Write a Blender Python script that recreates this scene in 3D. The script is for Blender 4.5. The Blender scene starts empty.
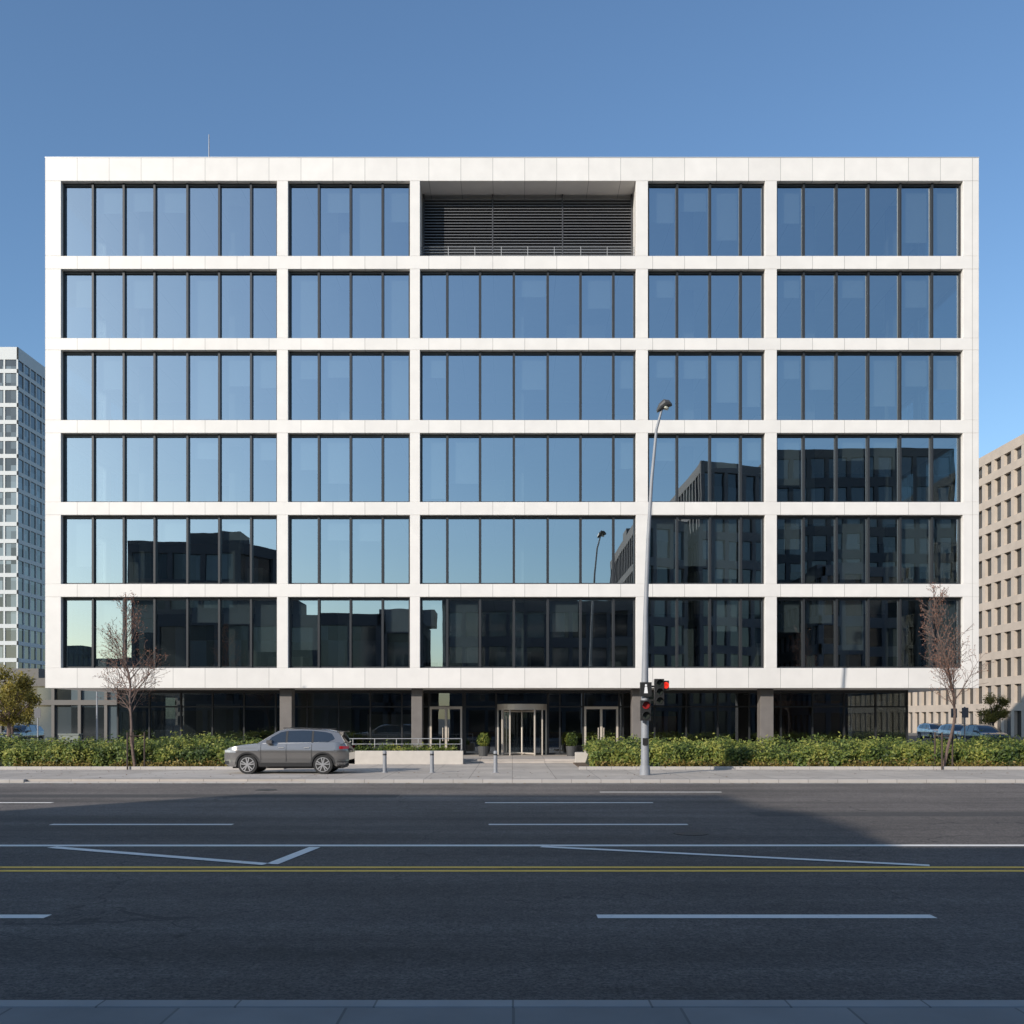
import bpy, math, random
import numpy as np
from mathutils import Vector, noise, Matrix
random.seed(7); rng=np.random.default_rng(5)
scene=bpy.context.scene
# ------------------------------------------------------------------ helpers
def mat(name,color=(.5,.5,.5),rough=.6,metal=0.,spec=.5,noise_amt=0.,noise_scale=3.,emit=None,bump=0.,bump_scale=20.,coat=0.):
    m=bpy.data.materials.new(name); m.use_nodes=True
    nt=m.node_tree; b=nt.nodes['Principled BSDF']
    b.inputs['Base Color'].default_value=(*color,1); b.inputs['Roughness'].default_value=rough
    b.inputs['Metallic'].default_value=metal; b.inputs['Specular IOR Level'].default_value=spec
    b.inputs['Coat Weight'].default_value=coat
    tc=nt.nodes.new('ShaderNodeTexCoord')
    if noise_amt>0:
        n=nt.nodes.new('ShaderNodeTexNoise'); n.inputs['Scale'].default_value=noise_scale; n.inputs['Detail'].default_value=8
        nt.links.new(tc.outputs['Object'],n.inputs['Vector'])
        r=nt.nodes.new('ShaderNodeMapRange'); r.inputs['From Min'].default_value=.25; r.inputs['From Max'].default_value=.75
        r.inputs['To Min'].default_value=1-noise_amt; r.inputs['To Max'].default_value=1+noise_amt
        nt.links.new(n.outputs['Fac'],r.inputs['Value'])
        mx=nt.nodes.new('ShaderNodeVectorMath'); mx.operation='SCALE'; mx.inputs[0].default_value=color
        nt.links.new(r.outputs['Result'],mx.inputs['Scale']); nt.links.new(mx.outputs[0],b.inputs['Base Color'])
    if bump>0:
        n=nt.nodes.new('ShaderNodeTexNoise'); n.inputs['Scale'].default_value=bump_scale; n.inputs['Detail'].default_value=6
        nt.links.new(tc.outputs['Object'],n.inputs['Vector'])
        bp=nt.nodes.new('ShaderNodeBump'); bp.inputs['Strength'].default_value=bump; bp.inputs['Distance'].default_value=.02
        nt.links.new(n.outputs['Fac'],bp.inputs['Height']); nt.links.new(bp.outputs[0],b.inputs['Normal'])
    if emit:
        b.inputs['Emission Color'].default_value=(*emit[0],1); b.inputs['Emission Strength'].default_value=emit[1]
    return m
def math_node(nt,op,a,b=None,c=None):
    n=nt.nodes.new('ShaderNodeMath'); n.operation=op
    for i,v in enumerate((a,b,c)):
        if v is None: continue
        if isinstance(v,(int,float)): n.inputs[i].default_value=v
        else: nt.links.new(v,n.inputs[i])
    return n.outputs[0]
def glass_mat(name,refl=.5,tint=(.3,.38,.42),gcol=(.8,.92,1.),wav=.014):
    m=bpy.data.materials.new(name); m.use_nodes=True; nt=m.node_tree; nt.nodes.clear()
    out=nt.nodes.new('ShaderNodeOutputMaterial'); mx=nt.nodes.new('ShaderNodeMixShader')
    tr=nt.nodes.new('ShaderNodeBsdfTransparent'); tr.inputs[0].default_value=(*tint,1)
    gl=nt.nodes.new('ShaderNodeBsdfGlossy'); gl.inputs['Color'].default_value=(*gcol,1); gl.inputs['Roughness'].default_value=.0
    tc=nt.nodes.new('ShaderNodeTexCoord'); n=nt.nodes.new('ShaderNodeTexNoise'); n.inputs['Scale'].default_value=.9; n.inputs['Detail'].default_value=1
    nt.links.new(tc.outputs['Object'],n.inputs['Vector'])
    bp=nt.nodes.new('ShaderNodeBump'); bp.inputs['Strength'].default_value=wav; bp.inputs['Distance'].default_value=.05
    nt.links.new(n.outputs['Fac'],bp.inputs['Height']); nt.links.new(bp.outputs[0],gl.inputs['Normal'])
    lw=nt.nodes.new('ShaderNodeLayerWeight'); lw.inputs['Blend'].default_value=.5
    p=math_node(nt,'POWER',lw.outputs['Facing'],4.0)
    f=math_node(nt,'MULTIPLY_ADD',p,1-refl,refl)
    nt.links.new(f,mx.inputs[0]); nt.links.new(tr.outputs[0],mx.inputs[1]); nt.links.new(gl.outputs[0],mx.inputs[2])
    nt.links.new(mx.outputs[0],out.inputs[0]); return m

class MB:
    def __init__(s): s.v=[]; s.f=[]; s.m=[]
    def box(s,x0,x1,y0,y1,z0,z1,m=0):
        b=len(s.v); s.v+=[(x0,y0,z0),(x1,y0,z0),(x1,y1,z0),(x0,y1,z0),(x0,y0,z1),(x1,y0,z1),(x1,y1,z1),(x0,y1,z1)]
        for f in((0,3,2,1),(4,5,6,7),(0,1,5,4),(1,2,6,5),(2,3,7,6),(3,0,4,7)): s.f.append(tuple(b+i for i in f)); s.m.append(m)
    def poly(s,pts,m=0):
        b=len(s.v); s.v+=[tuple(p) for p in pts]; s.f.append(tuple(range(b,b+len(pts)))); s.m.append(m)
    def prism(s,pts,z0,z1,m=0):
        n=len(pts); s.poly([(x,y,z1) for x,y in pts],m); s.poly([(x,y,z0) for x,y in reversed(pts)],m)
        for i in range(n):
            a=pts[i]; c=pts[(i+1)%n]; s.poly([(a[0],a[1],z0),(c[0],c[1],z0),(c[0],c[1],z1),(a[0],a[1],z1)],m)
    def cyl(s,p0,p1,r0,r1=None,n=12,m=0,caps=True):
        if r1 is None: r1=r0
        p0=Vector(p0); p1=Vector(p1); d=(p1-p0).normalized()
        a=d.orthogonal().normalized(); c=d.cross(a); b=len(s.v)
        for p,r in((p0,r0),(p1,r1)):
            for i in range(n):
                t=2*math.pi*i/n; s.v.append(tuple(p+a*(r*math.cos(t))+c*(r*math.sin(t))))
        for i in range(n):
            j=(i+1)%n; s.f.append((b+i,b+j,b+n+j,b+n+i)); s.m.append(m)
        if caps:
            s.f.append(tuple(b+i for i in range(n-1,-1,-1))); s.m.append(m); s.f.append(tuple(b+n+i for i in range(n))); s.m.append(m)
    def build(s,name,mats,parent=None,bevel=0,smooth=False,seg=2):
        me=bpy.data.meshes.new(name); me.from_pydata(s.v,[],s.f)
        for m in (mats if isinstance(mats,list) else [mats]): me.materials.append(m)
        me.polygons.foreach_set('material_index',s.m)
        me.update()
        if smooth:
            me.polygons.foreach_set('use_smooth',[True]*len(s.f)); me.set_sharp_from_angle(angle=math.radians(32))
        o=bpy.data.objects.new(name,me); scene.collection.objects.link(o)
        if parent: o.parent=parent
        if bevel:
            md=o.modifiers.new('bevel','BEVEL'); md.width=bevel; md.segments=seg; md.limit_method='ANGLE'; md.angle_limit=math.radians(35)
        return o
def empty(name,loc=(0,0,0),rz=0):
    o=bpy.data.objects.new(name,None); scene.collection.objects.link(o); o.location=loc; o.rotation_euler=(0,0,rz); o.empty_display_size=.3; return o

# ------------------------------------------------------------------ materials
def asphalt_mat():
    m=mat('asphalt',(.06,.06,.062),.85); nt=m.node_tree; b=nt.nodes['Principled BSDF']
    geo=nt.nodes.new('ShaderNodeNewGeometry'); pos=geo.outputs['Position']
    def nz(scale,detail=6,vec=None,ro=.5):
        n=nt.nodes.new('ShaderNodeTexNoise'); n.inputs['Scale'].default_value=scale; n.inputs['Detail'].default_value=detail; n.inputs['Roughness'].default_value=ro
        nt.links.new(vec or pos,n.inputs['Vector']); return n.outputs['Fac']
    mp=nt.nodes.new('ShaderNodeMapping'); mp.inputs['Scale'].default_value=(.05,.9,1); nt.links.new(pos,mp.inputs['Vector'])
    big=nz(.25,5); fine=nz(24,4,ro=.85); grain=nz(5,8,ro=.7); streak=nz(1.,6,mp.outputs[0])
    v=math_node(nt,'MULTIPLY_ADD',streak,1.7,.15)
    v2=math_node(nt,'MULTIPLY_ADD',big,1.3,.35); v=math_node(nt,'MULTIPLY',v,v2)
    v3=math_node(nt,'MULTIPLY_ADD',fine,5.0,-1.5); v3=math_node(nt,'MAXIMUM',v3,.2); v=math_node(nt,'MULTIPLY',v,v3)
    v4=math_node(nt,'MULTIPLY_ADD',grain,1.8,.1); v=math_node(nt,'MULTIPLY',v,v4)
    dn=nt.nodes.new('ShaderNodeTexNoise'); dn.inputs['Scale'].default_value=.8; dn.inputs['Detail'].default_value=8; nt.links.new(pos,dn.inputs['Vector'])
    ad=nt.nodes.new('ShaderNodeVectorMath'); ad.operation='MULTIPLY_ADD'; ad.inputs[1].default_value=(2.2,2.2,0); nt.links.new(dn.outputs['Color'],ad.inputs[0]); nt.links.new(pos,ad.inputs[2])
    vo=nt.nodes.new('ShaderNodeTexVoronoi'); vo.feature='DISTANCE_TO_EDGE'; vo.inputs['Scale'].default_value=.13; nt.links.new(ad.outputs[0],vo.inputs['Vector'])
    cr=math_node(nt,'LESS_THAN',vo.outputs['Distance'],.0022); gate=math_node(nt,'GREATER_THAN',big,.5); cr=math_node(nt,'MULTIPLY',cr,gate)
    cf=math_node(nt,'MULTIPLY_ADD',cr,-.45,1); v=math_node(nt,'MULTIPLY',v,cf)
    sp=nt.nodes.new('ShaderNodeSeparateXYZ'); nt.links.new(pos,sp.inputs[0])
    fr_=nt.nodes.new('ShaderNodeMapRange'); fr_.inputs['From Min'].default_value=20; fr_.inputs['From Max'].default_value=30; fr_.inputs['To Min'].default_value=1; fr_.inputs['To Max'].default_value=1.5; nt.links.new(sp.outputs[1],fr_.inputs['Value'])  # brightens the far lanes' base colour: sunlit look painted into the asphalt
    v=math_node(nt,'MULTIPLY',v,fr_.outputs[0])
    sc=nt.nodes.new('ShaderNodeVectorMath'); sc.operation='SCALE'; sc.inputs[0].default_value=(.086,.073,.064); nt.links.new(v,sc.inputs['Scale'])
    nt.links.new(sc.outputs[0],b.inputs['Base Color'])
    bp=nt.nodes.new('ShaderNodeBump'); bp.inputs['Strength'].default_value=.5; bp.inputs['Distance'].default_value=.01; nt.links.new(fine,bp.inputs['Height']); nt.links.new(bp.outputs[0],b.inputs['Normal'])
    return m
def paint_mat(name,col,lo=.30,hi=.42):
    m=mat(name,col,.7); nt=m.node_tree; b=nt.nodes['Principled BSDF']
    geo=nt.nodes.new('ShaderNodeNewGeometry')
    n=nt.nodes.new('ShaderNodeTexNoise'); n.inputs['Scale'].default_value=7; n.inputs['Detail'].default_value=10; n.inputs['Roughness'].default_value=.75; nt.links.new(geo.outputs['Position'],n.inputs['Vector'])
    r=nt.nodes.new('ShaderNodeMapRange'); r.inputs['From Min'].default_value=lo; r.inputs['From Max'].default_value=hi; nt.links.new(n.outputs['Fac'],r.inputs['Value'])
    mx=nt.nodes.new('ShaderNodeMix'); mx.data_type='RGBA'; mx.inputs[6].default_value=(col[0]*.3,col[1]*.3,col[2]*.32,1); mx.inputs[7].default_value=(*col,1)
    nt.links.new(r.outputs[0],mx.inputs[0]); nt.links.new(mx.outputs[2],b.inputs['Base Color']); return m
def joint_mat(name,col,px,py,pz,w=.012,dark=.55,rough=.6,var=.06,offs=(0,0,0)):
    m=mat(name,col,rough); nt=m.node_tree; b=nt.nodes['Principled BSDF']
    geo=nt.nodes.new('ShaderNodeNewGeometry'); sp=nt.nodes.new('ShaderNodeSeparateXYZ'); nt.links.new(geo.outputs['Position'],sp.inputs[0])
    tot=None; cells=[]
    for i,p in enumerate((px,py,pz)):
        if not p: continue
        a=math_node(nt,'DIVIDE',math_node(nt,'ADD',sp.outputs[i],offs[i]+1000*p),p); fr=math_node(nt,'FRACT',a); cells.append((i,math_node(nt,'FLOOR',a)))
        l=math_node(nt,'LESS_THAN',fr,w/p); tot=l if tot is None else math_node(nt,'MAXIMUM',tot,l)
    cb=nt.nodes.new('ShaderNodeCombineXYZ')
    for i,c in cells: nt.links.new(c,cb.inputs[i])
    wn=nt.nodes.new('ShaderNodeTexWhiteNoise'); nt.links.new(cb.outputs[0],wn.inputs['Vector'])
    n=nt.nodes.new('ShaderNodeTexNoise'); n.inputs['Scale'].default_value=1.5; n.inputs['Detail'].default_value=9; nt.links.new(geo.outputs['Position'],n.inputs['Vector'])
    v=math_node(nt,'MULTIPLY_ADD',wn.outputs['Value'],var,1-var); v=math_node(nt,'MULTIPLY',v,math_node(nt,'MULTIPLY_ADD',n.outputs['Fac'],var*3,1-var*1.5))
    v=math_node(nt,'MULTIPLY',v,math_node(nt,'MULTIPLY_ADD',tot,dark-1,1))
    sc=nt.nodes.new('ShaderNodeVectorMath'); sc.operation='SCALE'; sc.inputs[0].default_value=col; nt.links.new(v,sc.inputs['Scale']); nt.links.new(sc.outputs[0],b.inputs['Base Color'])
    return m
def leaf_mat(name,c1,c2,c3,scale=.9):
    m=mat(name,c1,.6); nt=m.node_tree; b=nt.nodes['Principled BSDF']
    geo=nt.nodes.new('ShaderNodeNewGeometry')
    n=nt.nodes.new('ShaderNodeTexNoise'); n.inputs['Scale'].default_value=scale; n.inputs['Detail'].default_value=3; nt.links.new(geo.outputs['Position'],n.inputs['Vector'])
    s=math_node(nt,'ADD',math_node(nt,'MULTIPLY',n.outputs['Fac'],1.6),math_node(nt,'MULTIPLY_ADD',geo.outputs['Random Per Island'],.5,-.55))
    r=nt.nodes.new('ShaderNodeValToRGB'); e=r.color_ramp.elements; e[0].position=.25; e[0].color=(*c1,1); e[1].position=.8; e[1].color=(*c3,1); k=e.new(.5); k.color=(*c2,1)
    nt.links.new(s,r.inputs[0]); nt.links.new(r.outputs[0],b.inputs['Base Color'])
    tl=nt.nodes.new('ShaderNodeBsdfTranslucent'); nt.links.new(r.outputs[0],tl.inputs[0]); mx=nt.nodes.new('ShaderNodeMixShader'); mx.inputs[0].default_value=.3
    nt.links.new(b.outputs[0],mx.inputs[1]); nt.links.new(tl.outputs[0],mx.inputs[2]); nt.links.new(mx.outputs[0],nt.nodes['Material Output'].inputs[0]); return m

M_asph=asphalt_mat(); M_white=paint_mat('road_white',(.86,.81,.73)); M_yellow=paint_mat('road_yellow',(.95,.55,.07))
M_clad=joint_mat('white_cladding',(.725,.695,.66),1.56,0,0,.026,.55,.45,.06,(22.79+.0,0,0))
M_pave=joint_mat('concrete_paving',(.45,.40,.35),1.5,1.5,0,.03,.6,.85,.18)
M_pave2=joint_mat('near_paving',(.27,.26,.245),1.2,.6,0,.02,.6,.85,.2)
M_kerb=joint_mat('kerb_stone',(.43,.40,.37),1.0,0,0,.02,.5,.8,.1)
M_ground=mat('ground',(.16,.15,.13),.9,noise_amt=.2,noise_scale=.1)
M_soil=mat('soil',(.11,.075,.05),.95,noise_amt=.4,noise_scale=8)
M_frame=mat('dark_frame',(.035,.037,.04),.4,metal=.3)
M_glass=glass_mat('facade_glass',.50,(.42,.48,.49),(.73,.81,.86))
M_glass_dk=glass_mat('lobby_glass',.2,(.36,.39,.39),(.8,.9,1.))
M_int=mat('interior_wall',(.28,.29,.28),.8,noise_amt=.3,noise_scale=.5); M_core=mat('interior_core',(.10,.11,.12),.8,noise_amt=.4,noise_scale=.4)
M_blind=mat('roller_blind',(.42,.44,.44),.8); M_col=mat('column_stone',(.15,.135,.125),.7,noise_amt=.15,noise_scale=2)
M_louv=mat('louvre',(.05,.05,.055),.5,metal=.2); M_steel=mat('brushed_steel',(.40,.40,.40),.45,metal=.7)
M_doorf=mat('door_frame',(.58,.52,.45),.4,metal=.3)
M_galv=mat('galvanised_pole',(.27,.28,.30),.6,metal=.15,noise_amt=.08); M_black=mat('black_plastic',(.02,.02,.02),.4)

# ------------------------------------------------------------------ ground & roads
g=MB(); g.poly([(-2500,-2500,0),(2500,-2500,0),(2500,2500,0),(-2500,2500,0)]); g.build('ground',M_ground)
r=MB(); r.poly([(-400,7.38,.004),(400,7.38,.004),(400,33.8,.004),(-400,33.8,.004)])
r.build('main_road',M_asph)
r=MB(); r.poly([(31,33.9,.004),(52,33.9,.004),(52,420,.004),(31,420,.004)]); r.build('side_road',M_asph)
r=MB(); r.poly([(-52,33.9,.004),(-34,33.9,.004),(-34,420,.004),(-52,420,.004)]); r.build('side_road',M_asph)
p=MB(); p.box(-33.5,30.5,34.0,90,-.05,.12,0); p.build('pavement',M_pave,bevel=.01)
p=MB(); p.box(52.5,120,34.0,89,-.05,.12,0); p.box(-140,-52.5,34,89,-.05,.12,0); p.build('pavement',M_pave)
p=MB(); p.box(-200,200,-60,7.18,-.05,.12,0); p.build('pavement',M_pave2)
k=MB(); k.box(-200,200,7.18,7.38,-.05,.125,0); k.build('near_kerb',joint_mat('near_kerb_stone',(.36,.35,.33),1.0,0,0,.015,.5,.8,.16),bevel=.02)
k=MB(); k.box(-33.7,-16.5,33.8,34.0,-.05,.125); k.box(-16.5,-7,33.82,34.0,-.05,.04); k.box(-7,30.7,33.8,34.0,-.05,.125); k.box(52.3,120,33.8,34,-.05,.125); k.box(-140,-52.3,33.8,34,-.05,.125); k.build('far_kerb',M_kerb,bevel=.02)
k=MB(); k.poly([(-16,34.02,.124),(-7.4,34.02,.124),(-7.0,39.5,.124),(-13,39.5,.124)]); k.build('driveway_crossing',joint_mat('crossing_concrete',(.50,.45,.40),0,2.7,0,.03,.6,.85,.2))
k=MB(); k.poly([(-140,33.2,.008),(140,33.2,.008),(140,33.8,.008),(-140,33.8,.008)]); k.build('gutter',mat('gutter_concrete',(.24,.225,.20),.9,noise_amt=.25,noise_scale=2))
def band(mb,x0,y0,x1,y1,w,z=.009,m=0):
    d=Vector((x1-x0,y1-y0)).normalized(); nrm=Vector((-d.y,d.x))*w/2
    mb.poly([(x0-nrm.x,y0-nrm.y,z),(x1-nrm.x,y1-nrm.y,z),(x1+nrm.x,y1+nrm.y,z),(x0+nrm.x,y0+nrm.y,z)],m)
mk=MB()
band(mk,-120,17.05,120,17.35,.22)
band(mk,-7.8,16.95,-3.68,14.98,.2,.013); band(mk,-3.6,14.98,-3.34,16.95,.2,.013)
band(mk,.5,17.02,6.2,14.85,.18,.013)
for a,b_ in ((-9.5,-5.75),(-.48,3.62),(-18.5,-14.7)): band(mk,a,20.6,b_,20.6,.20)
for a,b_ in ((-.7,3.65),(-17,-11.9),(-28,-24),(14.5,18.5)): band(mk,a,25.9,b_,25.9,.22)
band(mk,2.6,29.6,6.2,29.6,.2)
for a,b_ in ((.94,4.66),(-9,-5.13),(-19,-15),(11,14.7)): band(mk,a,11.05,b_,11.05,.2)
mk.build('white_lane_markings',M_white)
mk=MB(); band(mk,-120,14.34,120,14.34,.17); band(mk,-120,14.68,120,14.68,.17); mk.build('yellow_centre_line',M_yellow)
M_iron=mat('cast_iron',(.04,.038,.036),.6,metal=.5,bump=.5)
for x,y in ((3.4,19),(-7.5,30.5)):
    mk=MB(); mk.cyl((x,y,.004),(x,y,.012),.33,n=28); mk.build('manhole_cover',M_iron)
mk=MB(); mk.poly([(-16,27.6,.006),(-3.2,27.6,.006),(-3.2,28.7,.006),(-16,28.7,.006)]); mk.poly([(5.5,22.3,.006),(14,22.3,.006),(14,23.3,.006),(5.5,23.3,.006)]); mk.build('asphalt_patch',mat('patch_asphalt',(.062,.056,.052),.9,noise_amt=.35,noise_scale=9))

# ------------------------------------------------------------------ main office building
B=empty('office_building',(0,0,0))
Y0=48.8; YB=72.; GY=49.15
piers=[(-22.79,-22.01),(-11.47,-10.93),(-4.98,-4.49),(6.05,6.64),(12.35,12.93),(22.01,22.79)]
slabs=[(28.41,29.54),(24.11,24.75),(20.16,20.74),(16.11,16.74),(12.11,12.74),(8.11,8.74),(3.66,4.64)]
rows=[(slabs[i+1][1],slabs[i][0]) for i in range(6)]
mull=[[-20.54,-19.03,-17.52,-15.91,-14.35,-12.79],[-9.47,-7.91,-6.34],[-3.17,-1.56,.10,1.76,3.37,4.98],[8.10,9.71,11.22],[14.30,15.91,17.47,19.03,20.59]]
w=MB()
for z0,z1 in slabs: w.box(-22.79,22.79,Y0,YB,z0,z1)
for (z0,z1) in rows:
    for a,b_ in piers: w.box(a,b_,Y0+.004,Y0+.55,z0,z1)
    for yy in (55,61,67):
        for sx in(-1,1):
            w.box(min(sx*22.3,sx*22.78),max(sx*22.3,sx*22.78),yy,yy+.6,z0,z1)
    w.box(-22.78,22.78,YB-.3,YB-.01,z0,z1)
w.build('white_frame',M_clad,B,bevel=.012,seg=1)
c=MB(); c.box(-22.80,22.80,Y0-.012,YB+.02,29.543,29.575); c.build('roof_coping',mat('coping',(.6,.6,.58),.4,metal=.4),B)
c=MB(); c.cyl((-15.45,51,29.57),(-15.45,51,31.95),.04,.025,6); c.cyl((-15.45,51,29.57),(-15.45,51,29.8),.08,n=8); c.build('roof_antenna',M_galv,B)
gl=MB(); fr=MB(); bl=MB(); it=MB()
for ri,(z0,z1) in enumerate(rows):
    for bi in range(5):
        xa=piers[bi][1]; xb=piers[bi+1][0]
        if ri==0 and bi==2: continue
        xs=[xa]+mull[bi]+[xb]
        fr.box(xa,xb,GY-.09,GY+.06,z0+.002,z0+.085); fr.box(xa,xb,GY-.09,GY+.06,z1-.13,z1-.002)
        fr.box(xa+.001,xa+.09,GY-.10,GY+.07,z0+.003,z1-.003); fr.box(xb-.09,xb-.001,GY-.10,GY+.07,z0+.003,z1-.003)
        for x in mull[bi]:
            fr.box(x-.05,x+.05,GY-.16,GY+.08,z0+.004,z1-.004)
            fr.box(x-.07,x-.047,GY-.05,GY+.03,z0+.09,z1-.135)
        for i in range(len(xs)-1):
            t=random.gauss(0,.0007); u=random.gauss(0,.0007); a,b_=xs[i],xs[i+1]; h=z1-z0; wd=b_-a
            gl.poly([(a+.03,GY-t*h-u*wd,z0+.04),(b_-.03,GY-t*h+u*wd,z0+.04),(b_-.03,GY+t*h+u*wd,z1-.04),(a+.03,GY+t*h-u*wd,z1-.04)])
            if random.random()<.5:
                dz=random.choice([.35,.35,.5,.75,.98])*h*random.uniform(.9,1.)
                bl.poly([(a+.12,GY+.22,z1-.05-dz),(b_-.12,GY+.22,z1-.05-dz),(b_-.12,GY+.22,z1-.05),(a+.12,GY+.22,z1-.05)])
    it.box(-22.2,22.2,57,57.2,z0,z1,1)
    for x in (-18.8,-14.2,-8.6,.3,9.0,15.2,19.6): it.box(x-.3,x+.3,51.2,51.8,z0+.003,z1-.003,0)
    for _ in range(12):
        x=random.uniform(-21,20); d=random.uniform(.8,2.2); it.box(x,x+d,52.6+random.random()*2,55.5,z0+.004,z0+random.uniform(.8,2.6),random.choice([0,1,2]))
    for sx in (-1,1): gl.poly([(sx*22.4,Y0+.56,z0),(sx*22.4,YB-.31,z0),(sx*22.4,YB-.31,z1),(sx*22.4,Y0+.56,z1)])
gl.build('window_glass',M_glass,B); fr.build('window_frames',M_frame,B); bl.build('roller_blinds',M_blind,B)
it.build('interior',[M_int,M_core,mat('interior_partition',(.45,.46,.43),.8)],B)
lg=MB(); z0,z1=rows[0]; xa,xb=-4.49,6.05
lg.box(xa,xb,50.6,50.7,z0,z1,0)
lg.box(xa-.2,xa-.002,Y0+.56,50.9,z0+.003,z1-.003,1); lg.box(xb+.002,xb+.2,Y0+.56,50.9,z0+.003,z1-.003,1)
n=20
for i in range(n):
    z=z0+.62+(z1-z0-.75)*i/n; lg.poly([(xa+.05,50.05,z),(xb-.05,50.05,z),(xb-.05,50.2,z+.1),(xa+.05,50.2,z+.1)],2)
    lg.box(xa+.05,xb-.05,50.035,50.05,z-.03,z+.01,2)
for x in (xa+.05,-1.,2.5,xb-.1): lg.box(x,x+.06,50.02,50.25,z0+.1,z1-.01,0)
lg.build('loggia_louvres',[M_louv,M_clad,mat('louvre_blade',(.13,.13,.135),.45,metal=.3)],B)
rl=MB(); 
for zz in (.12,.25,.38,.52,.66): rl.cyl((xa,49.3,z0+zz),(xb,49.3,z0+zz),.013,n=6)
for i in range(9): x=xa+.05+(xb-xa-.1)*i/8; rl.cyl((x,49.3,z0),(x,49.3,z0+.68),.016,n=6)
rl.build('loggia_railing',mat('railing_grey',(.22,.23,.24),.5,metal=.3),B)
gf=MB(); gf.box(-23,23.2,46.6,72,.1,.28); gf.box(-1.9,3.9,46.2,46.6,.1,.20); gf.build('entrance_plinth',M_pave,B,bevel=.01)
cl=MB()
for a,b_ in ((-11.5,-10.9),(-4.98,-4.45),(5.95,6.5),(12.3,12.95)):
    cl.box(a,b_,49.5,50.2,.28,3.66)
for x in (-17,18.6,-11.2,-4.7,6.2,12.6): cl.box(x-.25,x+.25,60,60.5,.28,3.66)
cl.build('ground_columns',M_col,B,bevel=.02)
lf=MB(); lgx=MB(); LY=52.3
xs=[-20.6]; 
doors=[(-4.29,-2.60),(-.78,1.83),(3.77,5.54)]
while xs[-1]<20.5: xs.append(xs[-1]+1.65)
def indoor(x): return any(a-.1<x<b_+.1 for a,b_ in doors)
for x in xs:
    if not indoor(x): lf.box(x-.04,x+.04,LY-.08,LY+.06,.28,3.66)
for a,b_ in doors:
    for x in (a-.05,b_+.05): lf.box(x-.05,x+.05,LY-.09,LY+.06,.28,3.66)
lf.box(-20.6,xs[-1],LY-.06,LY+.05,3.5,3.655); lf.box(-20.6,xs[-1],LY-.05,LY+.04,.282,.38); lf.box(-20.6,xs[-1],LY-.05,LY+.04,2.75,2.83)
for i in range(len(xs)-1):
    t=random.gauss(0,.0015); u=random.gauss(0,.001)
    lgx.poly([(xs[i],LY-t-u,.3),(xs[i+1],LY-t+u,.3),(xs[i+1],LY+t+u,3.65),(xs[i],LY+t-u,3.65)])
for sx in(-20.6,xs[-1]): 
    lgx.poly([(sx,LY+.05,.3),(sx,68,.3),(sx,68,3.65),(sx,LY+.05,3.65)])
lgx.build('lobby_glazing',M_glass_dk,B); lf.build('lobby_frames',M_frame,B)
ib=MB(); ib.box(-20,20.5,61,61.2,.28,3.66,1); ib.box(-2.5,3.5,57,58,.28,1.4,2); ib.box(-12,-9,56,56.3,.28,3.6,0); ib.box(9.5,12.5,57,57.3,.28,3.6,0); ib.box(-18,-15.5,57,57.3,.28,3.0,0)
ib.box(15.,19.,58,58.2,.28,3.2,2); ib.box(-8,-5.5,55.2,55.4,.28,2.4,0); ib.box(7.2,9,54.6,54.8,.28,2.3,2)
for x in (-16.5,-13,-7.5,8.4,14.2,17.5): ib.box(x,x+1.1,53.6,54.3,.28,.95,random.choice([0,2]))
for x in range(-19,20,3): ib.box(x,x+1.4,53.2,60.5,3.60,3.65,3)
ib.build('lobby_interior',[M_int,M_core,mat('timber_panel',(.22,.12,.06),.6),mat('ceiling_raft',(.6,.6,.58),.8)],B)
dr=MB()
for a,b_ in (doors[0],doors[2]):
    yy=LY-.16; mid=(a+b_)/2
    dr.box(a,b_,yy,yy+.12,2.66,2.80); dr.box(a,a+.10,yy,yy+.12,.285,2.66); dr.box(b_-.10,b_,yy,yy+.12,.285,2.66); dr.box(mid-.06,mid+.06,yy,yy+.12,.285,2.66)
    dr.box(a+.1,mid-.06,yy+.02,yy+.1,.285,.45); dr.box(mid+.06,b_-.1,yy+.02,yy+.1,.285,.45)
    for s in(-.16,.13): dr.cyl((mid+s,yy-.06,1.0),(mid+s,yy-.06,1.7),.02,n=8)
dr.build('side_doors',M_doorf,B)
rv=MB(); cx,cy,R=.52,LY-.05,1.3
rv.cyl((cx,cy,2.62),(cx,cy,2.92),R,n=40,m=0)
for t in (0,35,60,120,145,180,215,240,300,325):
    a=math.radians(t)
    x,y=cx+R*.97*math.cos(a),cy+R*.97*math.sin(a); rv.box(x-.035,x+.035,y-.035,y+.035,.285,2.62,0)
for t in (35,125,215,305):
    a=math.radians(t); x,y=cx+R*.9*math.cos(a),cy+R*.9*math.sin(a)
    rv.poly([(cx,cy,.35),(x,y,.35),(x,y,2.6),(cx,cy,2.6)],1); rv.cyl((x,y,.3),(x,y,2.62),.03,n=8,m=0); rv.cyl((cx,cy,.36),(x,y,.36),.05,n=6,m=0); rv.cyl((cx,cy,2.55),(x,y,2.55),.05,n=6,m=0)
for t0 in (150,330-360):
    for q in range(6):
        a=math.radians(t0+q*10); c_=math.radians(t0+q*10+10)
        rv.poly([(cx+R*.95*math.cos(a),cy+R*.95*math.sin(a),.3),(cx+R*.95*math.cos(c_),cy+R*.95*math.sin(c_),.3),(cx+R*.95*math.cos(c_),cy+R*.95*math.sin(c_),2.6),(cx+R*.95*math.cos(a),cy+R*.95*math.sin(a),2.6)],1)
rv.cyl((cx,cy,.28),(cx,cy,2.62),.05,n=8,m=0)
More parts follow.
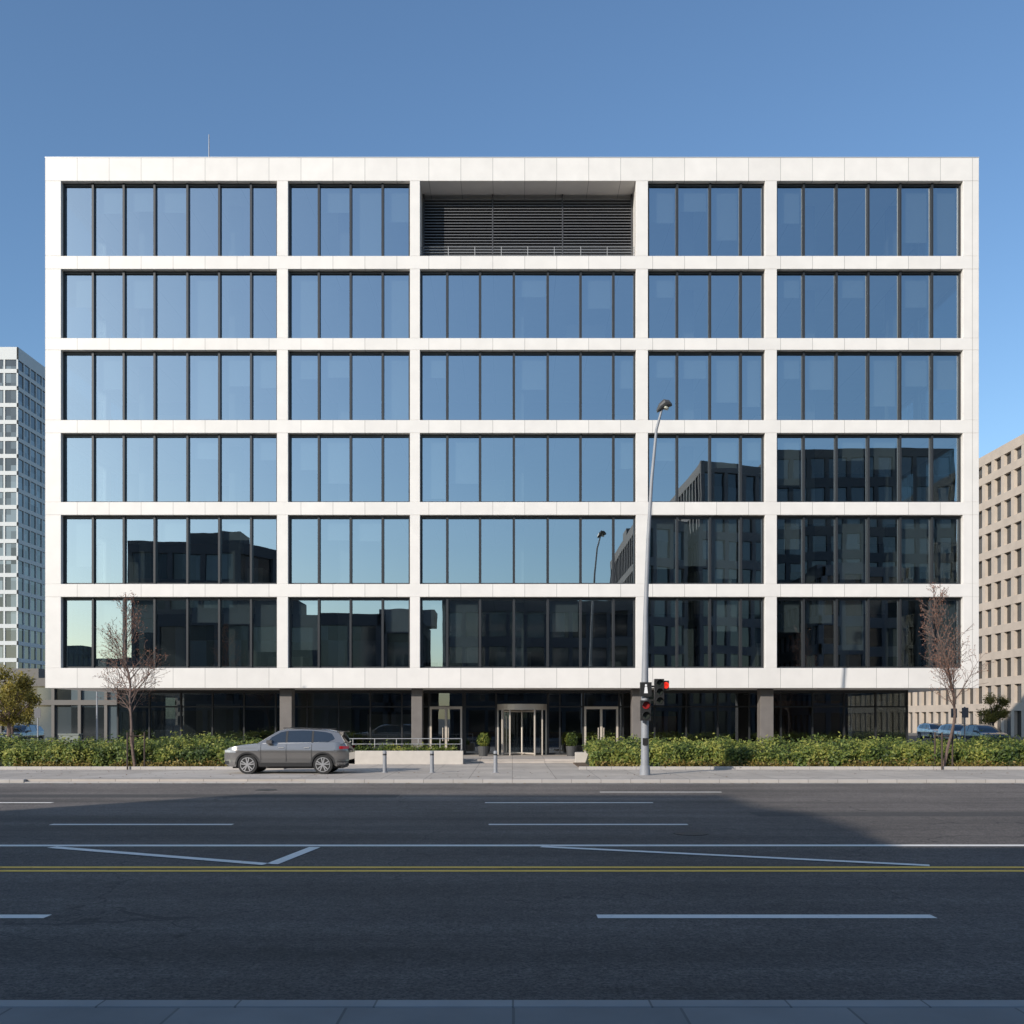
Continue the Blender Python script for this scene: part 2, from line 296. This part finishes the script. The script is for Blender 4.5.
rv.build('revolving_door',[M_doorf,M_glass_dk],B)

# ------------------------------------------------------------------ neighbouring / opposite buildings
def grid_building(name,pts,H,floor,colp,bandh,pierw,mw,mg,z0=0,proud=.3,top=1.2,base=4.0):
    e=empty(name)
    n=len(pts); ce=Vector((sum(p[0] for p in pts)/n,sum(p[1] for p in pts)/n))
    def inset(d):
        out=[]
        for i in range(n):
            a=Vector(pts[i-1]);b=Vector(pts[i]);c=Vector(pts[(i+1)%n])
            d1=(b-a).normalized(); d2=(c-b).normalized(); n1=Vector((-d1.y,d1.x)); n2=Vector((-d2.y,d2.x))
            k=(n1+n2); k=k/(k.length_squared/2) if k.length>1e-4 else n1
            out.append(tuple(b+k*d))
        return out
    core=MB(); core.prism(inset(proud),z0,H-.2); core.build('glazing',mg,e)
    m=MB(); z=base
    m.prism(pts,H-top,H)
    while z<H-top-1: m.prism(pts,z-bandh,z); z+=floor
    for i in range(n):
        a=Vector(pts[i]); b=Vector(pts[(i+1)%n]); L=(b-a).length; d=(b-a)/L; nn=Vector((-d.y,d.x)); k=max(1,int(L/colp))
        for j in range(k+1):
            c=a+d*max(pierw/2,min(L-pierw/2,L*j/k))
            q=[c-d*pierw/2+nn*.02,c+d*pierw/2+nn*.02,c+d*pierw/2+nn*(proud+.05),c-d*pierw/2+nn*(proud+.05)]
            m.prism([tuple(v) for v in q],z0,H-.01)
    m.build('facade_frame',mw,e); 
    rf=MB(); rf.box(ce.x-3,ce.x+3,ce.y-2,ce.y+2,H-.1,H+1.6); rf.build('roof_plant',mw,e)
    return e
def rect(x0,x1,y0,y1): return [(x0,y0),(x1,y0),(x1,y1),(x0,y1)]
def rg(name,c,rough=.08,lo=.5,am=1.6): 
    m=mat(name,c,rough,spec=1.0); nt=m.node_tree; b=nt.nodes['Principled BSDF']
    geo=nt.nodes.new('ShaderNodeNewGeometry'); v=nt.nodes.new('ShaderNodeVectorMath'); v.operation='SNAP'; v.inputs[1].default_value=(1.7,1.7,3.3); nt.links.new(geo.outputs['Position'],v.inputs[0])
    wn=nt.nodes.new('ShaderNodeTexWhiteNoise'); nt.links.new(v.outputs[0],wn.inputs['Vector'])
    s=math_node(nt,'MULTIPLY_ADD',math_node(nt,'POWER',wn.outputs['Value'],2.),am,lo); sc=nt.nodes.new('ShaderNodeVectorMath'); sc.operation='SCALE'; sc.inputs[0].default_value=c; nt.links.new(s,sc.inputs['Scale']); nt.links.new(sc.outputs[0],b.inputs['Base Color']); return m
G1=rg('bg_glass_dark',(.03,.04,.05)); G2=rg('bg_glass_mixed',(.04,.05,.055),lo=.4,am=4); G3=rg('bg_glass_office',(.025,.03,.035),rough=.25,lo=.5,am=2)
W_beige=mat('beige_stone',(.50,.42,.345),.8,noise_amt=.1,noise_scale=.7); W_white=mat('tower_white',(.52,.54,.54),.6,noise_amt=.05); W_brown=mat('podium_brown',(.13,.12,.11),.7)
W_dark=mat('opposite_dark',(.09,.09,.095),.8,noise_amt=.1,noise_scale=.3); W_dk2=mat('opposite_grey',(.17,.16,.16),.8,noise_amt=.1,noise_scale=.3)
grid_building('stone_office_building',rect(59,95,84,210),35,3.15,2.4,.95,.75,W_beige,G3,proud=.4)
grid_building('office_tower',rect(-140,-98.8,200,260),76.4,3.4,2.6,.8,.32,W_white,G2,proud=.2,top=2.5)
grid_building('low_commercial_building',rect(-75,-38,100,130),6.2,3.0,2.6,.5,.3,W_brown,G2,top=.8)
grid_building('distant_office_block',rect(-30,60,300,330),24,3.4,3.,1.2,1.,W_beige,G1)
grid_building('distant_office_block',rect(-130,-45,290,320),16,3.4,3.,1.2,1.,W_dk2,G1)
grid_building('opposite_building',rect(-95,-62,-18,-4),10,3.3,3,1,.5,W_dk2,G1)
grid_building('opposite_building',rect(-62,-36.2,-16,-4),8.4,3.3,3,1,.5,W_dark,G1)
grid_building('opposite_building',rect(-36,-13.2,-7.8,-1.8),12.6,3.3,3,1,.5,W_dark,G1)
grid_building('opposite_building',rect(-13.1,-9,-14,-4),12.,3.3,3,1,.5,W_dk2,G1)
grid_building('opposite_building',rect(-7,14.2,-14,-4),14.4,3.3,2,1,.4,W_dark,G1)
grid_building('opposite_tower',[(-41,-18),(-26.5,-18),(-26.5,-14),(-29.4,-8.8),(-40.8,-8.2)],21.2,3.3,3,1,.5,W_dark,G1)
grid_building('opposite_office_block',[(14.6,-18),(14.6,-50),(22,-50),(21,-21)],25.6,3.4,1.8,1.,.5,W_dk2,G1)
grid_building('opposite_office_block',[(21.3,-60),(34,-60),(31,-23),(22.2,-20)],32.5,3.4,1.8,1.,.5,W_dk2,G1)
grid_building('opposite_office_block',rect(37,63,-75,-44),40.5,3.6,2.4,1.3,.6,W_dark,G1)
grid_building('opposite_office_block',rect(36.5,47,-43,-20),20,3.4,2.4,1.2,.6,W_dk2,G1)
grid_building('opposite_office_block',rect(48,80,-30,-8),17,3.4,2.4,1.2,.6,W_dark,G1)

# ------------------------------------------------------------------ vegetation
L_hedge=leaf_mat('hedge_leaves',(.035,.065,.012),(.13,.18,.03),(.34,.34,.07))
L_tree=leaf_mat('autumn_leaves',(.10,.09,.02),(.22,.19,.03),(.36,.28,.06))
M_darkg=mat('hedge_core',(.012,.02,.006),.9); M_bark=mat('bark',(.13,.09,.075),.9,noise_amt=.3,noise_scale=12)
def leaf_quads(P,N,size,name,material,parent=None):
    n=len(P); a=rng.normal(size=(n,3)); a/=np.linalg.norm(a,axis=1)[:,None]
    if N is not None: a=a*.8+N; a/=np.linalg.norm(a,axis=1)[:,None]
    t=np.cross(a,rng.normal(size=(n,3))); t/=np.linalg.norm(t,axis=1)[:,None]; b=np.cross(a,t)
    s=(size*rng.uniform(.6,1.3,n))[:,None]
    V=np.stack([P-t*s,P+b*s*.45,P+t*s,P-b*s*.45],1).reshape(-1,3)
    me=bpy.data.meshes.new(name); me.vertices.add(4*n); me.vertices.foreach_set('co',V.ravel()); me.loops.add(4*n); me.loops.foreach_set('vertex_index',np.arange(4*n))
    me.polygons.add(n); me.polygons.foreach_set('loop_start',np.arange(n)*4); me.polygons.foreach_set('loop_total',np.full(n,4)); me.update(); me.validate()
    me.materials.append(material); o=bpy.data.objects.new(name,me); scene.collection.objects.link(o)
    if parent: o.parent=parent
    return o
def hedge(x0,x1,y0,y1,hf,nleaf):
    e=empty('hedge')
    def h(x,y):
        v=noise.noise(Vector((x*.9,y*.9,3)))*.26+noise.noise(Vector((x*2.6,y*2.6,7)))*.18+noise.noise(Vector((x*.25,y*.2,1)))*.2
        return hf(x,y)+v
    nx=int((x1-x0)/.25); ny=int((y1-y0)/.25); c=MB(); idx={}
    for i in range(nx+1):
        for j in range(ny+1):
            x=x0+(x1-x0)*i/nx; y=y0+(y1-y0)*j/ny; ed=i in(0,nx) or j in(0,ny); idx[i,j]=len(c.v); c.v.append((x,y,.1 if ed else max(.15,h(x,y)-.13)))
    for i in range(nx):
        for j in range(ny): c.f.append((idx[i,j],idx[i+1,j],idx[i+1,j+1],idx[i,j+1])); c.m.append(0)
    c.build('branches_core',M_darkg,e)
    P=[];N=[]
    for _ in range(nleaf):
        if random.random()<.42:
            x=random.uniform(x0-.1,x1+.1); y=y0+random.gauss(.0,.12)+noise.noise(Vector((x*1.3,0,9)))*.45; z=random.uniform(.13,1)**.8*h(x,y0+.3); nn=(0,-1,.5)
        else:
            x=random.uniform(x0-.1,x1+.1); y=random.uniform(y0-.1,y1); z=h(x,y)+random.gauss(-.04,.08)+(random.random()**6)*.26; nn=(0,-.3,1)
        P.append((x,y,z)); N.append(nn)
    leaf_quads(np.array(P),np.array(N),.075,'leaves',L_hedge,e)
    s=MB(); s.box(x0-.5,x1+.3,y0-.7,y1+.3,.115,.16); s.build('planting_bed',M_soil,e)
    s=MB(); s.box(x0-.6,x1+.4,y0-.84,y0-.7,.1,.24); s.build('bed_edging',M_kerb,e,bevel=.015)
hedge(3.3,27,41.2,45.6,lambda x,y:.92+.14*(y-41)/4,46000)
hedge(-32,-9.6,41.2,45.4,lambda x,y:.92+.14*(y-41)/4+(.1 if x<-22 else 0),44000)
e=empty('ramp_planting'); P=[]
for _ in range(3200):
    x=random.uniform(-7.2,-2.5); P.append((x,45.75+random.gauss(0,.14),.62+abs(random.gauss(0,.14))+noise.noise(Vector((x*1.5,0,0)))*.15))
leaf_quads(np.array(P),None,.06,'leaves',L_hedge,e)
P=[]
for _ in range(12000):
    x=random.choice([random.uniform(-31,-9.8),random.uniform(3.4,26)]); 
    if noise.noise(Vector((x*.8,4,0)))<-.2: continue
    P.append((x,40.8+random.gauss(0,.14),.16+abs(random.gauss(0,.14))))
leaf_quads(np.array(P),None,.06,'groundcover_plants',leaf_mat('groundcover_leaves',(.07,.06,.015),(.26,.17,.04),(.34,.28,.08),1.5))
P=[]
for _ in range(700):
    x=random.uniform(-30,28); y=random.choice([33.6-abs(random.gauss(0,.25)),random.uniform(34.2,40)]); P.append((x,y,(.02 if y<33.8 else .14)))
leaf_quads(np.array(P),np.tile(np.array([0,0,3.]),(len(P),1)),.05,'fallen_leaves',mat('dry_leaves',(.16,.09,.04),.9))

def young_tree(x,y,H,seed):
    R=random.Random(seed); e=empty('young_tree',(x,y,.12)); m=MB(); tips=[]
    def br(p,d,L,r,lev):
        n=max(2,int(L/.28)); seg=L/n; q=p.copy()
        for i in range(n):
            d=(d+Vector((R.gauss(0,.09),R.gauss(0,.09),R.gauss(.035,.05)))).normalized(); q2=q+d*seg
            ra=r*(1-.75*i/n); rb=r*(1-.75*(i+1)/n)
            m.cyl(q,q2,max(ra,.007),max(rb,.006),n=7 if lev==0 else (4 if lev==1 else 3),caps=False)
            if lev<3 and (lev>0 or q2.z>2.0):
                for _ in range([2,2,1][lev] if R.random()<.95 else 0):
                    az=R.uniform(0,6.283); side=d.orthogonal().normalized(); side=Matrix.Rotation(az,3,d)@side
                    up=[.85,.75,.8][lev]; dd=(d*up+side*R.uniform(.5,.9)).normalized(); dd.z+=.15
                    if lev==0: l2=(H-q2.z)*R.uniform(.26,.40)+.3
                    else: l2=L*(1-i/n*.6)*R.uniform(.3,.55)+.1
                    br(q2,dd.normalized(),l2,max(rb*.55,.008),lev+1)
            if lev>=1: 
                for _ in range(2): tips.append(tuple(q2+Vector((R.gauss(0,.04),R.gauss(0,.04),R.gauss(0,.04)))))
            q=q2
    br(Vector((0,0,0)),Vector((0,0,1)),H,.066,0)
    m.build('trunk_and_branches',M_bark,e)
    tips=[t for t in tips if R.random()<.6]
    leaf_quads(np.array(tips),None,.034,'buds',mat('buds',(.24,.11,.07),.8),e)
    s=MB()
    for a in (0,2.1,4.2):
        s.cyl((.38*math.cos(a),.38*math.sin(a),0),(.38*math.cos(a),.38*math.sin(a),1.5),.035,n=6)
    for i in range(3):
        a=i*2.1; b_=(i+1)%3*2.1; s.cyl((.38*math.cos(a),.38*math.sin(a),1.35),(.38*math.cos(b_),.38*math.sin(b_),1.35),.02,n=5)
    s.build('support_stakes',mat('stake_wood',(.07,.05,.04),.9),e)
young_tree(-15.3,40.6,7.0,11); young_tree(17.5,40.6,7.1,23)
def leafy_tree(x,y,H,rad,seed,name='street_tree'):
    R=random.Random(seed); e=empty(name,(x,y,0)); m=MB(); m.cyl((0,0,0),(0,0,H*.5),.16,.1,8)
    cl=[]
    for _ in range(18):
        a=R.uniform(0,6.28); rr=rad*R.random()**.5; z=H*R.uniform(.38,.95); rr*=1-.6*abs((z/H-.62)/.4); c=Vector((rr*math.cos(a),rr*math.sin(a),z)); cl.append(c); m.cyl((0,0,H*.35),c,.07,.02,5)
    m.build('trunk_and_limbs',M_bark,e)
    P=[]
    for c in cl:
        s=R.uniform(.3,.6)
        for _ in range(330): P.append((c.x+R.gauss(0,s*.55),c.y+R.gauss(0,s*.55),c.z+R.gauss(0,s*.45)))
    leaf_quads(np.array(P),None,.10,'leaves',L_tree,e)
leafy_tree(-32.2,64,5.4,1.6,1); leafy_tree(-38.,76,5.0,1.8,2); leafy_tree(50.5,105,4.6,1.7,4); leafy_tree(55,100,5,1.8,5)

# ------------------------------------------------------------------ vehicles
M_tyre=mat('tyre',(.02,.02,.02),.85); M_rim=mat('alloy',(.5,.5,.51),.35,metal=.8); M_cglass=mat('car_glass',(.012,.015,.018),.04,spec=.9,coat=1.)
M_trim=mat('car_trim',(.018,.018,.019),.6); M_tail=mat('tail_light',(.35,.01,.01),.2,coat=1); M_head=mat('head_light',(.45,.47,.5),.15,metal=.3,coat=1)
def interp(tab,x):
    if x<=tab[0][0]: return tab[0][1]
    for (a,va),(b,vb) in zip(tab,tab[1:]):
        if x<=b: return va+(vb-va)*(x-a)/(b-a)
    return tab[-1][1]
def make_car(name,loc,rz,color):
    e=empty(name,loc,rz); M=mat(name+'_paint',color,.24,metal=.65,coat=1.)
    Wd=.92; Lc=4.66
    ztop=[(0,.70),(.03,.80),(.10,.90),(.25,.97),(.6,1.035),(1.0,1.08),(1.35,1.11),(2.2,1.125),(3.2,1.15),(4.05,1.18),(4.40,1.16),(4.52,1.08),(4.60,.96),(4.66,.80)]
    zb=[(0,.52),(.04,.40),(.15,.31),(.3,.27),(4.3,.29),(4.5,.33),(4.62,.42),(4.66,.52)]
    def zbot(x):
        z=interp(zb,x)
        for cx in(.93,3.72):
            d=abs(x-cx)
            if d<.415: z=max(z,.35+math.sqrt(.415**2-d*d))
        return z
    def W(x): return Wd*(1-.30*max(0,1-x/.62)**2.3-.24*max(0,1-(Lc-x)/.5)**2.3)
    def prof(z):
        return interp([(.27,.950),(.40,.975),(.56,.962),(.66,.975),(.78,.995),(.86,1.0),(.90,.985),(1.0,.965),(1.1,.935),(1.18,.915)],z)
    def side(x,z): return W(x)*prof(z)
    xs=sorted(set([0,.015,.04,.08,.14,.22,.32,.42,.5]+[.93+.415*math.cos(math.pi*i/16) for i in range(17)]+[3.72+.415*math.cos(math.pi*i/16) for i in range(17)]+[1.38+.15*i for i in range(13)]+[4.2,4.28,4.36,4.44,4.5,4.55,4.6,4.63,4.66]))
    NR=14; m=MB(); ring=[]
    for x in xs:
        a=zbot(x); b=interp(ztop,x); col=[]
        for k in range(NR+1):
            z=a+(b-a)*k/NR; col.append((x,-side(x,z),z))
        wtop=-col[-1][1]
        crown=[(x,-wtop*.93,b+.018),(x,-wtop*.6,b+.032),(x,0,b+.040),(x,wtop*.6,b+.032),(x,wtop*.93,b+.018)]
        full=col+crown+[(q[0],-q[1],q[2]) for q in reversed(col)]
        ring.append(len(m.v)); m.v+=full; nn=len(full)
    for i in range(len(xs)-1):
        for k in range(nn-1): m.f.append((ring[i]+k,ring[i+1]+k,ring[i+1]+k+1,ring[i]+k+1)); m.m.append(0)
    for i,fl in ((0,0),(len(xs)-1,1)):
        for k in range(NR): 
            q=(ring[i]+k,ring[i]+k+1,ring[i]+nn-2-k,ring[i]+nn-1-k); m.f.append(q if not fl else q[::-1]); m.m.append(0)
        q=tuple(ring[i]+k for k in range(NR,nn-NR)); m.f.append(q if not fl else q[::-1]); m.m.append(0)
    m.build('body',M,e,smooth=True)
    gh=[(1.22,1.09),(1.62,1.36),(2.0,1.585),(2.25,1.655),(2.8,1.69),(3.4,1.67),(3.95,1.61),(4.28,1.54),(4.50,1.18),(4.44,1.12)]
    def yw(z): return .845-(z-1.10)*.40
    m=MB(); n=len(gh); ks=[-1,-.94,-.6,0,.6,.94,1]
    for k in ks:
        for (x,z) in gh: 
            dz=-.03*max(0,(abs(k)-.9)/.1) if z>1.3 else 0
            m.v.append((x,k*yw(z),z+dz+(.02*(1-k*k) if z>1.5 else 0)))
    for a in range(len(ks)-1):
        for i in range(n-1): m.f.append((a*n+i,a*n+i+1,(a+1)*n+i+1,(a+1)*n+i)); m.m.append(1 if (i<2 and abs(ks[a]+ks[a+1])<1.7) or (i==7 and abs(ks[a]+ks[a+1])<1.7) else 0)
    m.f.append(tuple(range(n-1,-1,-1))); m.m.append(0); m.f.append(tuple((len(ks)-1)*n+i for i in range(n))); m.m.append(0)
    m.build('cabin',[M,M_cglass],e,smooth=True)
    sw=MB()
    for s in (-1,1):
        def P(x,z,o=.006): return (x,s*(yw(z)+o),z)
        def addq(q,mi): sw.poly(q if s<0 else q[::-1],mi)
        for poly in ([(1.62,1.15),(2.32,1.16),(2.32,1.585),(2.12,1.545),(1.80,1.36)],[(2.40,1.16),(3.28,1.17),(3.28,1.60),(2.95,1.61),(2.40,1.595)],[(3.36,1.17),(3.92,1.19),(4.14,1.30),(4.02,1.49),(3.8,1.55),(3.36,1.595)]):
            addq([P(*p_) for p_ in poly],0)
        for xa_,xb_ in ((2.325,2.395),(3.285,3.355)): addq([P(xa_,1.155,.007),P(xb_,1.16,.007),P(xb_,1.60,.007),P(xa_,1.59,.007)],1)
        def strip(xa,xb,za,zb_,off,mi,st=8):
            for i in range(st):
                x0=xa+(xb-xa)*i/st; x1=xa+(xb-xa)*(i+1)/st
                addq([(x0,s*(side(x0,za)+off),za),(x1,s*(side(x1,za)+off),za),(x1,s*(side(x1,zb_)+off),zb_),(x0,s*(side(x0,zb_)+off),zb_)],mi)
        strip(1.34,3.31,.28,.42,.012,1,6)
        for cx in(.93,3.72):
            for i in range(14):
                a=math.pi*i/14; b_=math.pi*(i+1)/14
                def PP(t,r): x=cx+r*math.cos(t); z=.35+r*math.sin(t); return (x,s*(side(x,z)+.008),z)
                addq([PP(a,.405),PP(a,.465),PP(b_,.465),PP(b_,.405)][::-1],1)
        strip(.03,.5,.795,.89,.006,5,8); strip(.02,.22,.36,.48,.006,1,4)
        strip(4.32,4.65,.93,1.03,.006,4,5); strip(4.25,4.655,.30,.47,.006,1,4)
        for x in (1.42,2.36,3.30): strip(x-.008,x+.008,.44,.78,.004,1,1); strip(x-.008,x+.008,.78,.86,.004,1,1); strip(x-.008,x+.008,.86,1.10,.008,1,1)
        for x in (2.08,3.02): 
            sw.box(x,x+.2,min(s*.88,s*.925),max(s*.88,s*.925),.965,.99,2)
        sw.cyl((2.2,s*.6,1.70),(3.95,s*.6,1.655),.018,n=6,m=1)
        sw.box(1.66,1.86,min(s*.84,s*1.04),max(s*.84,s*1.04),1.13,1.26,3)
        addq([P(1.45,1.12,.004),P(4.1,1.165,.004),P(4.1,1.185,.004),P(1.5,1.145,.004)],2)
    for s in(-.28,.28): sw.box(-.02,.03,s-.22,s+.22,.58,.76,1)
    sw.box(4.2,4.46,-.6,.6,1.545,1.585,3)
    sw.build('windows_and_trim',[M_cglass,M_trim,M_steel,M,M_tail,M_head],e)
    ww=MB()
    for cx in (.93,3.72):
        for s in(-1,1):
            yo=s*.905
            ww.cyl((cx,s*.64,.35),(cx,yo-s*.015,.35),.355,n=36,m=0)
            ww.cyl((cx,yo-s*.016,.35),(cx,yo+s*.002,.35),.27,n=32,m=1); ww.cyl((cx,yo,.35),(cx,yo+s*.006,.35),.245,n=32,m=0)
            for i in range(5):
                for off in(-.14,.14):
                    a2=2*math.pi*i/5+off*1.5+.3; w_=.02
                    d=Vector((math.cos(a2),0,math.sin(a2))); t=Vector((-math.sin(a2),0,math.cos(a2)))*w_; c0=Vector((cx,yo+s*.012,.35))
                    ww.poly([c0+d*.04-t,c0+d*.255-t,c0+d*.255+t,c0+d*.04+t],1)
            ww.cyl((cx,yo,.35),(cx,yo+s*.02,.35),.06,n=12,m=1)
    ub=MB(); ub.box(.3,4.4,-.6,.6,.2,.5); ub.box(.5,1.36,-.84,.84,.4,.78) ; ub.box(3.3,4.15,-.84,.84,.4,.78); ub.build('underbody',M_trim,e)
    ww.build('wheels',[M_tyre,M_rim],e)
    return e
make_car('parked_car',(-10.72,37.9,.126),0,(.23,.22,.212))
make_car('parked_car',(36,74,.004),math.radians(90),(.10,.11,.12)); make_car('parked_car',(38.5,84,.004),math.radians(90),(.6,.6,.6)); make_car('parked_car',(46.5,77,.004),math.radians(90),(.35,.04,.03))
make_car('parked_car',(-38,75,.004),math.radians(90),(.08,.09,.1)); make_car('parked_car',(41.5,96,.004),math.radians(90),(.7,.7,.7))

# ------------------------------------------------------------------ street furniture
e=empty('street_lamp',(4.85,36.5,.12)); m=MB()
pts=[(0,0),(0,3.45),(.03,6.0),(.12,8.6),(.25,10.8),(.42,12.6),(.62,13.35)]; rr=[.15,.125,.085,.07,.06,.05,.04]
m.cyl((0,0,0),(0,0,.35),.20,.18,16); m.cyl((0,0,3.42),(0,0,3.6),.13,.11,16)
for i in range(len(pts)-1): m.cyl((pts[i][0],0,pts[i][1]),(pts[i+1][0],0,pts[i+1][1]),rr[i],rr[i+1],14,caps=False)
m.build('pole',M_galv,e,smooth=True)
m=MB()
for i,(x,z,hw,hh) in enumerate([(.44,13.28,.08,.06),(.55,13.42,.16,.13),(.72,13.55,.19,.16),(.9,13.56,.15,.12),(.98,13.52,.06,.05)]):
    for q in range(12):
        t=2*math.pi*q/12; m.v.append((x-.3*math.sin(t)*hh,math.cos(t)*hw,z+math.sin(t)*hh))
for i in range(4):
    for q in range(12): m.f.append((i*12+q,i*12+(q+1)%12,(i+1)*12+(q+1)%12,(i+1)*12+q)); m.m.append(0)
m.f.append(tuple(range(12))); m.m.append(0); m.f.append(tuple(48+i for i in range(12))); m.m.append(0)
m.build('luminaire',mat('lamp_housing',(.06,.06,.06),.4),e); m=MB(); m.cyl((.73,0,13.36),(.75,0,13.42),.12,.14,14); m.build('lens',mat('lamp_lens',(.6,.6,.5),.2),e)
e=empty('traffic_light',(4.85,36.5,.12)); m=MB()
def head(cx,cy,z0,z1,wd,lenses):
    m.box(cx-wd/2,cx+wd/2,cy-.12,cy+.12,z0,z1,0); n=len(lenses); h=(z1-z0)/n
    for i,l in enumerate(lenses):
        z=z1-h*(i+.5); r=min(h,wd)*.36; m.cyl((cx,cy-.125,z),(cx,cy-.14,z),r,n=18,m=l)
        for q in range(9):
            a=math.pi*q/9; b_=math.pi*(q+1)/9; R_=r*1.12
            m.poly([(cx+R_*math.cos(a),cy-.12,z+R_*math.sin(a)),(cx+R_*math.cos(b_),cy-.12,z+R_*math.sin(b_)),(cx+R_*math.cos(b_),cy-.30,z+R_*math.sin(b_)),(cx+R_*math.cos(a),cy-.30,z+R_*math.sin(a))],0)
head(.50,-.1,2.55,3.50,.34,[2,2,2]); head(-.02,-.32,1.98,2.72,.36,[3,2])
m.box(.1,.4,-.12,-.06,3.2,3.26,0); m.box(.1,.4,-.12,-.06,2.7,2.76,0)
m.box(-.2,.22,-.22,-.13,2.86,3.38,0); m.poly([(-.06,-.226,2.98),(.08,-.226,2.98),(.05,-.226,3.22),(-.03,-.226,3.22)],4); m.cyl((.01,-.222,3.27),(.01,-.23,3.27),.04,n=10,m=4)
m.box(.62,.86,-.14,.1,3.08,3.44,0); m.cyl((.74,-.142,3.27),(.74,-.155,3.27),.12,n=16,m=1)
m.box(-.10,.10,-.2,-.13,1.1,1.35,0)
m.build('signal_heads',[M_black,mat('red_lens_lit',(.6,.02,.01),.3,emit=((1,.04,.02),.6)),mat('dark_lens',(.03,.035,.03),.2),mat('red_lens',(.25,.012,.01),.4),mat('sign_white',(.75,.75,.75),.5)],e)
for x in (-4.85,-3.05,-.63): 
    e=empty('bollard',(x,38.1,.12)); m=MB(); m.cyl((0,0,0),(0,0,.80),.075,n=18); m.cyl((0,0,.8),(0,0,.83),.075,.05,18); m.cyl((0,0,0),(0,0,.02),.12,n=18); m.build('post',M_galv,e,smooth=True)
    m=MB(); m.cyl((0,0,.66),(0,0,.72),.078,n=18); m.build('band',M_black,e)
e=empty('ramp_wall',(0,0,0)); m=MB(); m.box(-7.6,-2.2,45.0,45.3,.1,.72); m.box(-7.6,-7.3,45.3,46.6,.1,.72); m.build('wall',mat('pale_stone',(.50,.46,.41),.7,noise_amt=.08),e,bevel=.015)
m=MB()
for z in(1.25,1.0): m.cyl((-9.3,45.9,z),(-2.3,45.9,z),.02,n=8)
for i in range(8): x=-9.3+i; m.cyl((x,45.9,.12),(x,45.9,1.25),.02,n=8)
m.build('handrail',M_steel,e)
e=empty('planter_wall'); m=MB(); m.box(2.9,6.4,45.9,46.2,.1,.62); m.build('wall',bpy.data.materials['pale_stone'],e,bevel=.015)
def planter(x,y):
    e=empty('potted_shrub',(x,y,.28)); m=MB(); m.cyl((0,0,0),(0,0,.5),.22,.28,16); m.build('pot',mat('pot',(.06,.06,.06),.6),e)
    P=rng.normal(size=(900,3)); P/=np.linalg.norm(P,axis=1)[:,None]; P*=rng.uniform(.6,1,900)[:,None]*np.array([.34,.34,.38]); P+=np.array([0,0,.82]); leaf_quads(P,None,.05,'leaves',L_hedge,e)
planter(-1.45,50.4); planter(3.0,50.6)
def far_lamp(x,y,h):
    e=empty('street_lamp',(x,y,.1)); m=MB(); m.cyl((0,0,0),(0,0,h),.09,.05,8); m.cyl((0,0,h),(-1.2,0,h+.2),.04,n=6); m.box(-1.7,-1.1,-.12,.12,h+.14,h+.26); m.build('pole_and_arm',M_galv,e)
far_lamp(53.5,98,8); far_lamp(-33.2,80,5.5)
for x,y in ((26.5,60),(24.9,55),(-27.5,58)):
    e=empty('signpost',(x,y,.12)); m=MB(); m.cyl((0,0,0),(0,0,2.7),.04,n=8); m.box(-.18,.18,-.05,-.03,2.1,2.65,1); m.build('post_and_plate',[M_galv,mat('plate_grey',(.10,.10,.11),.5)],e)
e=empty('utility_cabinet',(-20.8,45.9,.12)); m=MB(); m.box(0,.9,0,.4,0,1.3); m.box(-.03,.93,-.03,.43,1.3,1.36); m.box(.44,.46,-.006,0,.08,1.25); m.build('cabinet',mat('cabinet_grey',(.2,.22,.2),.6),e,bevel=.01)

# ------------------------------------------------------------------ light, sky, camera
el=math.radians(23); az=math.radians(42)
S=Vector((-math.sin(az)*math.cos(el),-math.cos(az)*math.cos(el),math.sin(el)))
sd=bpy.data.lights.new('sun','SUN'); sd.energy=4.5; sd.angle=math.radians(.5); sd.color=(1.,.92,.82)
so=bpy.data.objects.new('sun',sd); scene.collection.objects.link(so); so.rotation_euler=S.to_track_quat('Z','Y').to_euler(); so.location=(-30,-40,50)
wd=bpy.data.worlds.new('World'); scene.world=wd; wd.use_nodes=True; nt=wd.node_tree; bg=nt.nodes['Background']; bg.inputs[1].default_value=.13
sk=nt.nodes.new('ShaderNodeTexSky'); sk.sky_type='NISHITA'; sk.sun_disc=False; sk.sun_elevation=el; sk.sun_rotation=math.radians(222); sk.air_density=1.2; sk.dust_density=.8; sk.ozone_density=2.2; sk.altitude=0
tn=nt.nodes.new('ShaderNodeVectorMath'); tn.operation='MULTIPLY'; tn.inputs[1].default_value=(.90,1.07,1.24); nt.links.new(sk.outputs[0],tn.inputs[0]); nt.links.new(tn.outputs[0],bg.inputs[0])
cd=bpy.data.cameras.new('camera'); co=bpy.data.objects.new('camera',cd); scene.collection.objects.link(co); co.location=(0,0,2.2); co.rotation_euler=(math.radians(90),0,0)
cd.sensor_width=36; cd.lens=35.16; cd.shift_y=206/1024; cd.clip_end=6000; cd.clip_start=.1; scene.camera=co
scene.view_settings.view_transform='Standard'; scene.view_settings.look='None'; scene.view_settings.exposure=0
